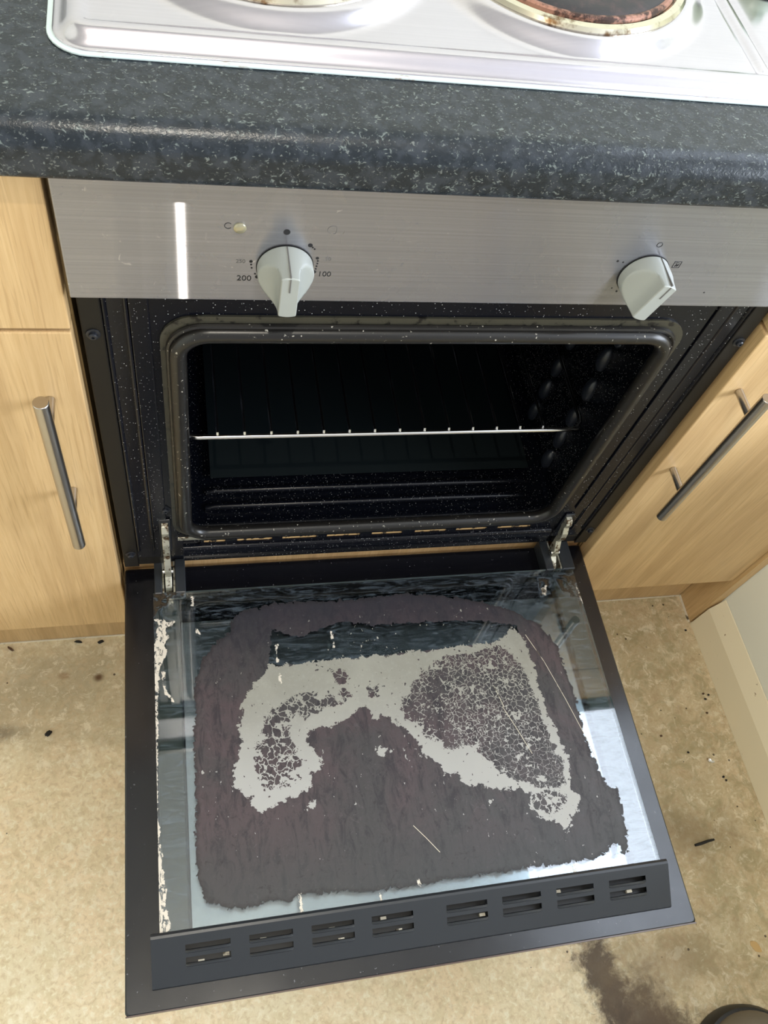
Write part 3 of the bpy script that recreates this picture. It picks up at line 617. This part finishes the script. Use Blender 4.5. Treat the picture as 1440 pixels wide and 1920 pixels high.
v_ = t.new('ShaderNodeVectorMath'); v_.operation = 'ADD'
nz = t.new('ShaderNodeTexNoise'); nz.inputs['Scale'].default_value = 120; nz.inputs['Detail'].default_value = 2; t.lk(t.co(), nz.inputs['Vector'])
sc2 = t.new('ShaderNodeVectorMath'); sc2.operation = 'SCALE'; sc2.inputs['Scale'].default_value = .012; t.lk(nz.outputs['Color'], sc2.inputs[0])
t.lk(t.co(), v_.inputs[0]); t.lk(sc2.outputs[0], v_.inputs[1])
vc = t.vor(v_.outputs[0], 155, 'DISTANCE_TO_EDGE'); vc2 = t.vor(v_.outputs[0], 95, 'DISTANCE_TO_EDGE')
nD = t.noise(t.co(loc=(8, 2, 1)), 60, 4, .7, .3)
thr = t.math('ADD', t.math('MULTIPLY', t.ramp(at('depth'), .30, .20), .03), t.math('ADD', .018, t.math('MULTIPLY', t.ramp(nD, .57, .72), .5)))
flake1 = t.math('MULTIPLY', t.math('GREATER_THAN', vc.outputs['Distance'], thr), t.math('GREATER_THAN', t.math('ADD', at('crack'), wob), 0))
thr2 = t.math('ADD', .04, t.math('MULTIPLY', t.ramp(nD, .52, .66), .45))
flake2 = t.math('MULTIPLY', t.math('GREATER_THAN', vc2.outputs['Distance'], thr2), t.math('GREATER_THAN', t.math('ADD', at('loose'), wob), 0))
spk = t.math('GREATER_THAN', t.noise(t.co(loc=(1, 7, 1)), 210, 2, .5), .70)
flake = t.math('MAXIMUM', t.math('MAXIMUM', flake1, flake2), spk)
bare = t.math('MULTIPLY', clean, t.math('SUBTRACT', 1, flake))
pin = t.math('GREATER_THAN', t.math('ADD', t.noise(t.co((1, .6, 1), (2, 7, 4)), 200, 3, .6), t.math('MULTIPLY', t.math('SUBTRACT', nC, .5), .30)), .705)
bare = t.math('MAXIMUM', bare, t.math('MULTIPLY', t.math('MULTIPLY', pin, film), t.math('GREATER_THAN', at('clean'), -.055)))
burnt = t.math('MULTIPLY', t.math('MAXIMUM', film, t.math('MULTIPLY', clean, flake)), t.math('SUBTRACT', 1, bare))
burnt = t.math('MULTIPLY', burnt, t.math('SUBTRACT', 1, t.math('MULTIPLY', navy, t.math('SUBTRACT', 1, clean))))
res_ = t.math('MULTIPLY', edge(t.math('ADD', at('residue'), t.math('MULTIPLY', wob, .38)), .0004), t.ramp(t.noise(t.co((1, .5, 1), (9, 9, 2)), 240, 4, .7, .8), .36, .50))
grs = t.math('MULTIPLY', t.ramp(at('grease'), -.004, .004), t.ramp(nA, .40, .55))
nE = t.noise(t.co((1, 1, 1), (6, 6, 6)), 7, 5, .65, .8); nF = t.noise(t.co((2.2, .7, 1), (2, 6, 6)), 42, 5, .75, .8); nG = t.noise(t.co((1, 1, 1), (1, 2, 6)), 260, 3, .7)
fc = t.mix(t.ramp(nE, .38, .62), (.058, .054, .054), (.080, .058, .061)); fc = t.mix(t.math('MULTIPLY', t.ramp(nF, .46, .66), .75), fc, (.026, .024, .028))
fc = t.mix(t.math('MULTIPLY', t.ramp(nF, .46, .30), .35), fc, (.085, .075, .078)); fc = t.mix(t.math('MULTIPLY', t.ramp(nG, .55, .75), .4), fc, (.10, .085, .085))
fc = t.mix(t.math('MULTIPLY', t.ramp(t.math('ADD', at('depth'), t.math('MULTIPLY', nE, .12)), .37, .46), .75), fc, (.048, .050, .050)); fc = t.mix(t.math('MULTIPLY', t.ramp(t.math('ADD', at('depth'), t.math('MULTIPLY', nA, .08)), .21, .10), .8), fc, (.022, .022, .030))
fc = t.mix(t.math('MULTIPLY', t.ramp(t.math('ADD', at('film'), t.math('MULTIPLY', nA, .012)), .012, .004), .7), fc, (.020, .017, .016))
cc = t.mix(t.ramp(nC, .35, .65), (.29, .28, .235), (.33, .32, .27)); cc = t.mix(t.math('MULTIPLY', t.ramp(at('depth'), .16, .30), .8), cc, (.45, .44, .42)); cc = t.mix(t.math('MULTIPLY', t.ramp(nG, .5, .7), .25), cc, (.42, .41, .36))
nH = t.noise(t.co((1, 1, 1), (3, 8, 6)), 90, 5, .8, 1.5); fc = t.mix(t.math('MULTIPLY', t.ramp(nH, .56, .70), .5), fc, (.014, .012, .012)); fc = t.mix(t.math('MULTIPLY', t.ramp(nH, .42, .28), .5), fc, (.12, .105, .105))
c = t.mix(bare, fc, cc); c = t.mix(res_, c, (.74, .67, .56)); c = t.mix(grs, c, (.05, .035, .02))
t.col(c); t.set(rough=t.math('ADD', .22, t.math('MULTIPLY', nF, .35)), spec=.32)
op = t.math('MAXIMUM', t.math('MAXIMUM', burnt, t.math('MULTIPLY', bare, .97)), t.math('MAXIMUM', t.math('MULTIPLY', res_, .9), t.math('MULTIPLY', grs, .85)))
haze = t.math('MULTIPLY', t.ramp(t.noise(t.co((1, 5, 1), (4, 4, 1), (0, 0, .3)), 26, 5, .75, 2.0), .46, .70), .20)
op = t.math('MAXIMUM', op, haze)
c2 = t.mix(t.math('GREATER_THAN', op, .3), (.30, .38, .46), c); t.col(c2)
tr = t.new('ShaderNodeBsdfTransparent'); tr.inputs[0].default_value = (.975, .975, .985, 1)
gl = t.new('ShaderNodeBsdfGlossy'); gl.inputs['Roughness'].default_value = .02; gl.inputs[0].default_value = (.95, .98, 1, 1)
fr = t.new('ShaderNodeFresnel'); fr.inputs[0].default_value = 1.9
m1 = t.new('ShaderNodeMixShader'); t.lk(fr.outputs[0], m1.inputs[0]); t.lk(tr.outputs[0], m1.inputs[1]); t.lk(gl.outputs[0], m1.inputs[2])
m2 = t.new('ShaderNodeMixShader'); t.lk(op, m2.inputs[0]); t.lk(m1.outputs[0], m2.inputs[1]); t.lk(t.b.outputs[0], m2.inputs[2]); t.lk(m2.outputs[0], t.out.inputs[0])
M['stained_pane'] = t.m
t = NT('clear_glass'); tr = t.new('ShaderNodeBsdfTransparent'); gl = t.new('ShaderNodeBsdfGlossy'); gl.inputs['Roughness'].default_value = .03
tr.inputs[0].default_value = (.85, .95, .92, 1)
m1 = t.new('ShaderNodeMixShader'); m1.inputs[0].default_value = .10; t.lk(tr.outputs[0], m1.inputs[1]); t.lk(gl.outputs[0], m1.inputs[2]); t.lk(m1.outputs[0], t.out.inputs[0]); M['clear_glass'] = t.m
t = NT('glass_rim'); t.col((.30, .40, .40)); t.set(rough=.15); M['glass_rim'] = t.m
me.materials.append(M['stained_pane']); me.materials.append(M['clear_glass']); me.materials.append(M['glass_rim'])
mi = np.zeros(len(me.polygons), np.int32); mi[len(Ft):] = 2; mi[-1] = 1; me.polygons.foreach_set('material_index', mi)
pane = bpy.data.objects.new('inner_pane', me); C.objects.link(pane); pane.parent = door; pane['label'] = 'clear inner glass caked with brown burnt film scraped away in patches'
for pts in [[(0.1786,0.1329),(0.1936,0.1694),(0.2079,0.2181),(0.2207,0.2680),(0.2264,0.2979)],[(0.1228,0.1936),(0.1298,0.2205)],[(0.1279,0.2203),(0.1374,0.2437),(0.1503,0.2781)],[(-0.0010,0.3395),(0.0111,0.3541),(0.0228,0.3696)]]:
    bm = bmesh.new(); tube(bm, [D(a, b, PH + .0001) for a, b in pts], .00035, 5); DD('scratch', bm, 'bead')

# vent trim along the free edge: sloping plate with eight pairs of louvred slots
TX0, TX1 = -.2725, .2722
S_A, H_A, S_B, H_B = .4150, .0225, .4530, .0030
def TP(x, u, off=0):
    nx_, nh = (H_A - H_B), (S_B - S_A); l_ = math.hypot(nx_, nh)
    return D(x, S_A + (S_B - S_A) * u + off * nx_ / l_, H_A + (H_B - H_A) * u + off * nh / l_)
slots = [(-0.2407,-0.1981),(-0.1802,-0.1378),(-0.1193,-0.0766),(-0.0586,-0.0157),(0.0194,0.0635),(0.0799,0.1230),(0.1405,0.1830),(0.2010,0.2443)]
ucut = [0, .15, .27, .43, .56, 1.0]; xcut = [TX0] + [v for sl in slots for v in sl] + [TX1]
bm = bmesh.new(); G = [[bm.verts.new(TP(x, u)) for x in xcut] for u in ucut]
for i in range(len(ucut) - 1):
    for j in range(len(xcut) - 1):
        if i in (1, 3) and j % 2 == 1: continue
        bm.faces.new((G[i][j], G[i][j + 1], G[i + 1][j + 1], G[i + 1][j]))
# rolled top edge and return
prev = G[0]
for s_, h_ in ((.4128, .0236), (.4105, .0238), (.4085, .0228), (.4080, .0205)):
    row = [bm.verts.new(D(x, s_, h_)) for x in xcut]
    for j in range(len(xcut) - 1): bm.faces.new((prev[j], prev[j + 1], row[j + 1], row[j]))
    prev = row
last = G[-1]; row = [bm.verts.new(D(x, S_B + .0006, .0004)) for x in xcut]
for j in range(len(xcut) - 1): bm.faces.new((last[j], last[j + 1], row[j + 1], row[j]))
tm = DD('vent_trim', bm, 'trim_paint'); sd = tm.modifiers.new('solid', 'SOLIDIFY'); sd.thickness = .0010; sd.offset = 0
for x0, x1 in ((TX0, TX0 + .0012), (TX1 - .0012, TX1)):
    bm = bmesh.new()
    V = [[bm.verts.new(D(x, s_, h_)) for s_, h_ in ((.4085, .0225), (.4150, .0222), (.4530, .0030), (.4530, .0004), (.4085, .0004))] for x in (x0, x1)]
    bm.faces.new(V[0][::-1]); bm.faces.new(V[1])
    for k in range(5): bm.faces.new((V[0][k], V[0][(k + 1) % 5], V[1][(k + 1) % 5], V[1][k]))
    DD('trim_end_cap', bm, 'trim_paint')
for x0, x1 in slots:
    bm = bmesh.new()
    for u in (.295, .59):
        tube(bm, [TP(x0 + .0008, u, -.0004), TP(x0 + .003, u, .0010), TP(x1 - .003, u, .0010), TP(x1 - .0008, u, -.0004)], .0016, 8)
    DD('slot_louvre', bm, 'trim_paint', smooth=True)
DD('insulation_strip', dbx(TX0 + .002, TX1 - .002, .417, .449, .0001, .0022), 'bead' if False else 'rubber')
random.seed(9)
for k in range(14):
    x = random.choice(slots); x = random.uniform(x[0], x[1]); s_ = random.choice((.424, .434)) + random.uniform(-.002, .002)
    DD('crumb', dbx(x - .003, x + .003, s_ - .0015, s_ + .0015, .0022, .006), 'bead')

# hinges
for sx, (a0, a1, a2, a3) in ((-1, (-.2625, -.2535, -.2385, -.2265)), (1, (.2300, .2410, .2530, .2700))):
    bm = bmesh.new(); dbox(bm, a0, a1, .001, .0465, .0002, .0215); dbox(bm, a2, a3, .001, .0465, .0002, .0215); dbox(bm, a1, a2, .001, .0465, .0002, .004)
    dbox(bm, a0 + .004, a3 - .002, .0462, .062 if sx > 0 else .052, .0002, .0150)
    DD('hinge_housing', bm, 'trim_paint', bevel=.0012)
    bm = bmesh.new(); dbox(bm, a1 + .0002, a1 + .0022, .003, .045, .004, .0195); dbox(bm, a2 - .0022, a2 - .0002, .003, .045, .004, .0195)
    tube(bm, [D(a1 + .001, .012, .013), D(a2 - .001, .012, .013)], .0022, 12); DD('hinge_rail', bm, 'zinc')
    xm = (a1 + a2) / 2 - (.003 if sx > 0 else 0); kz = .78 if sx < 0 else .58
    prof = [(.0150, .428), (.0085, .4265), (.0040, .416), (.0055, .402), (.0010, .388), (-.0010, .368), (.0030, .350), (-.0030, .334), (-.0065, .322), (-.0060, .306), (-.0160, .294), (-.0220, .284),
            (-.0205, .279), (.0020, .281), (.0060, .300), (.0080, .330), (.0090, .360), (.0120, .390), (.0150, .400)]
    prof = [(y, .281 + (z - .281) * kz) for y, z in prof]; wd = .0038
    bm = bmesh.new(); prism(bm, prof, xm - wd, xm + wd, lambda p, x: (x, p[0], p[1])); O(obj('hinge_arm', bm, 'zinc', oven, bevel=.0007))
    bm = bmesh.new(); tube(bm, [(xm - wd - .002, -.0030, .281 + .035 * kz), (xm + wd + .002, -.0030, .281 + .035 * kz)], .0028, 12); O(obj('hinge_pin', bm, 'chrome', oven, True))
    O(obj('hinge_slot_plate', bx(xm - .0062, xm + .0062, YF - .0026, YF - .0004, .330, .287 + .147 * kz), 'black_paint', oven, bevel=.001))

# ------------------------------------------------------------------ things on the floor
def lump(name, x, y, rx, ry, rz, mat, label, cat, group=None, seed=0, ang=0):
    rnd = random.Random(seed); bm = bmesh.new(); bmesh.ops.create_icosphere(bm, subdivisions=2, radius=1)
    for v in bm.verts: v.co *= rnd.uniform(.72, 1.15); v.co.x *= rx; v.co.y *= ry; v.co.z = v.co.z * rz
    z0 = min(v.co.z for v in bm.verts)
    for v in bm.verts: v.co.z -= z0
    o = obj(name, bm, mat); o.location = (x, y, 0); o.rotation_euler.z = ang; tag(o, label, cat, group); return o
def twig():
    bm = bmesh.new(); tube(bm, [(-.0165, -.002, .0022), (-.006, -.0008, .0021), (.006, .0012, .0023), (.0165, .0022, .0021)], [.0018, .0021, .0019, .0015], 8)
    o = obj('twig', bm, 'charcoal', smooth=True); o.location = (0.5034, -0.3465, 0); tag(o, 'short dark twig lying on the vinyl floor right of the oven door', 'twig')
twig()
lump('foil_scrap', 0.5555, -0.2318, .006, .004, .003, 'foil', 'tiny crumpled silver foil scrap on the floor near the skirting', 'foil scrap', seed=3, ang=-.6)
lump('burnt_crumb', -0.4203, -0.0907, .0055, .0035, .002, 'charcoal', 'black burnt crumb lying alone on the pale floor left of the oven door', 'crumb', seed=5, ang=.6)
lump('burnt_crumb', -0.3839, 0.0415, .006, .0022, .0018, 'charcoal', 'black flat crumb by the left plinth, left of the two', 'crumb', seed=6, ang=-.2)
lump('burnt_crumb', -0.3526, 0.0389, .005, .003, .0018, 'charcoal', 'black chip by the left plinth, nearest the oven door', 'crumb', seed=7, ang=.2)
lump('brown_flake', -0.4763, 0.0383, .006, .002, .0012, 'brown_bit', 'thin brown flake on the floor by the plinth of the left cupboard', 'flake', seed=8, ang=-.7)
lump('tan_flake', 0.5329, -0.4896, .010, .006, .0006, 'tan_flake', 'flat orange tan flake on the dirty floor near the right edge', 'flake', seed=9, ang=-1.0)
WH = ['two thirds up the skirting, topmost of a cluster', 'two thirds up the skirting, beside the topmost one', 'two thirds up the skirting, lowest of a cluster', 'just below the cluster by the skirting', 'right below the silver foil scrap', 'nearest the skirting below the foil scrap',
      'close to the oven door and level with the cluster', 'in the corner by the plinth and filler board', 'halfway between foil scrap and oven door']
for i, ((x, y), wh) in enumerate(zip([(0.5820, -0.1260),(0.5907, -0.1286),(0.5826, -0.1350),(0.5772, -0.1574),(0.5691, -0.2579),(0.5718, -0.2631),(0.4863, -0.1854),(0.5887, -0.0160),(0.5233, -0.2152)], WH)):
    lump('floor_crumb', x, y, .0022, .0018, .0012, 'charcoal' if i % 3 else 'brown_bit', 'tiny dark crumb ' + wh, 'crumb', 'tiny crumbs along the skirting', seed=20 + i)

# shoe toe at the lower right corner
shoe = thing('shoe', 'brown shoe toe with a black rubber edge at the lower right corner', 'shoe', (.463, -.646, 0))
def sole(scale, z, dy=0):
    pts = []
    for k in range(48):
        a = 2 * math.pi * k / 48; x = math.sin(a); y = math.cos(a)
        wx = .088 * (1 if y > 0 else 1 - .15 * (-y)); ly = .095 if y > 0 else .20
        pts.append((x * wx * scale, y * ly * (1 - (1 - scale) * .8) + dy, z))
    return pts
def T(pts): return pts
bm = bmesh.new(); loft(bm, [sole(.96, 0), sole(1.0, .004), sole(1.0, .022), sole(.95, .030), sole(.86, .033)]); obj('sole', bm, 'rubber', shoe, True)
bm = bmesh.new(); loft(bm, [sole(.90, .028), sole(.905, .036), sole(.86, .050), sole(.74, .062, -.004), sole(.50, .070, -.01), sole(.2, .073, -.015)]); obj('upper', bm, 'shoe_leather', shoe, True, angle=80)

# ceiling lamp the bulb light belongs to
cl = thing('ceiling_lamp', 'bare bulb pendant lamp hanging from the ceiling above the kitchen floor', 'ceiling lamp', (-.208, -.55, 2.4))
bm = bmesh.new(); n = 24; loft(bm, [[(r * math.cos(2 * math.pi * k / n), r * math.sin(2 * math.pi * k / n), z) for k in range(n)] for r, z in ((.05, -.001), (.05, -.015), (.03, -.025))]); obj('ceiling_rose', bm, 'ceiling_paint', cl, True)
bm = bmesh.new(); tube(bm, [(0, 0, -.025), (0, 0, -.27)], .003, 8); obj('cord', bm, 'ceiling_paint', cl)
bm = bmesh.new(); tube(bm, [(0, 0, -.26), (0, 0, -.30)], .016, 16); obj('bulb_holder', bm, 'ceiling_paint', cl)
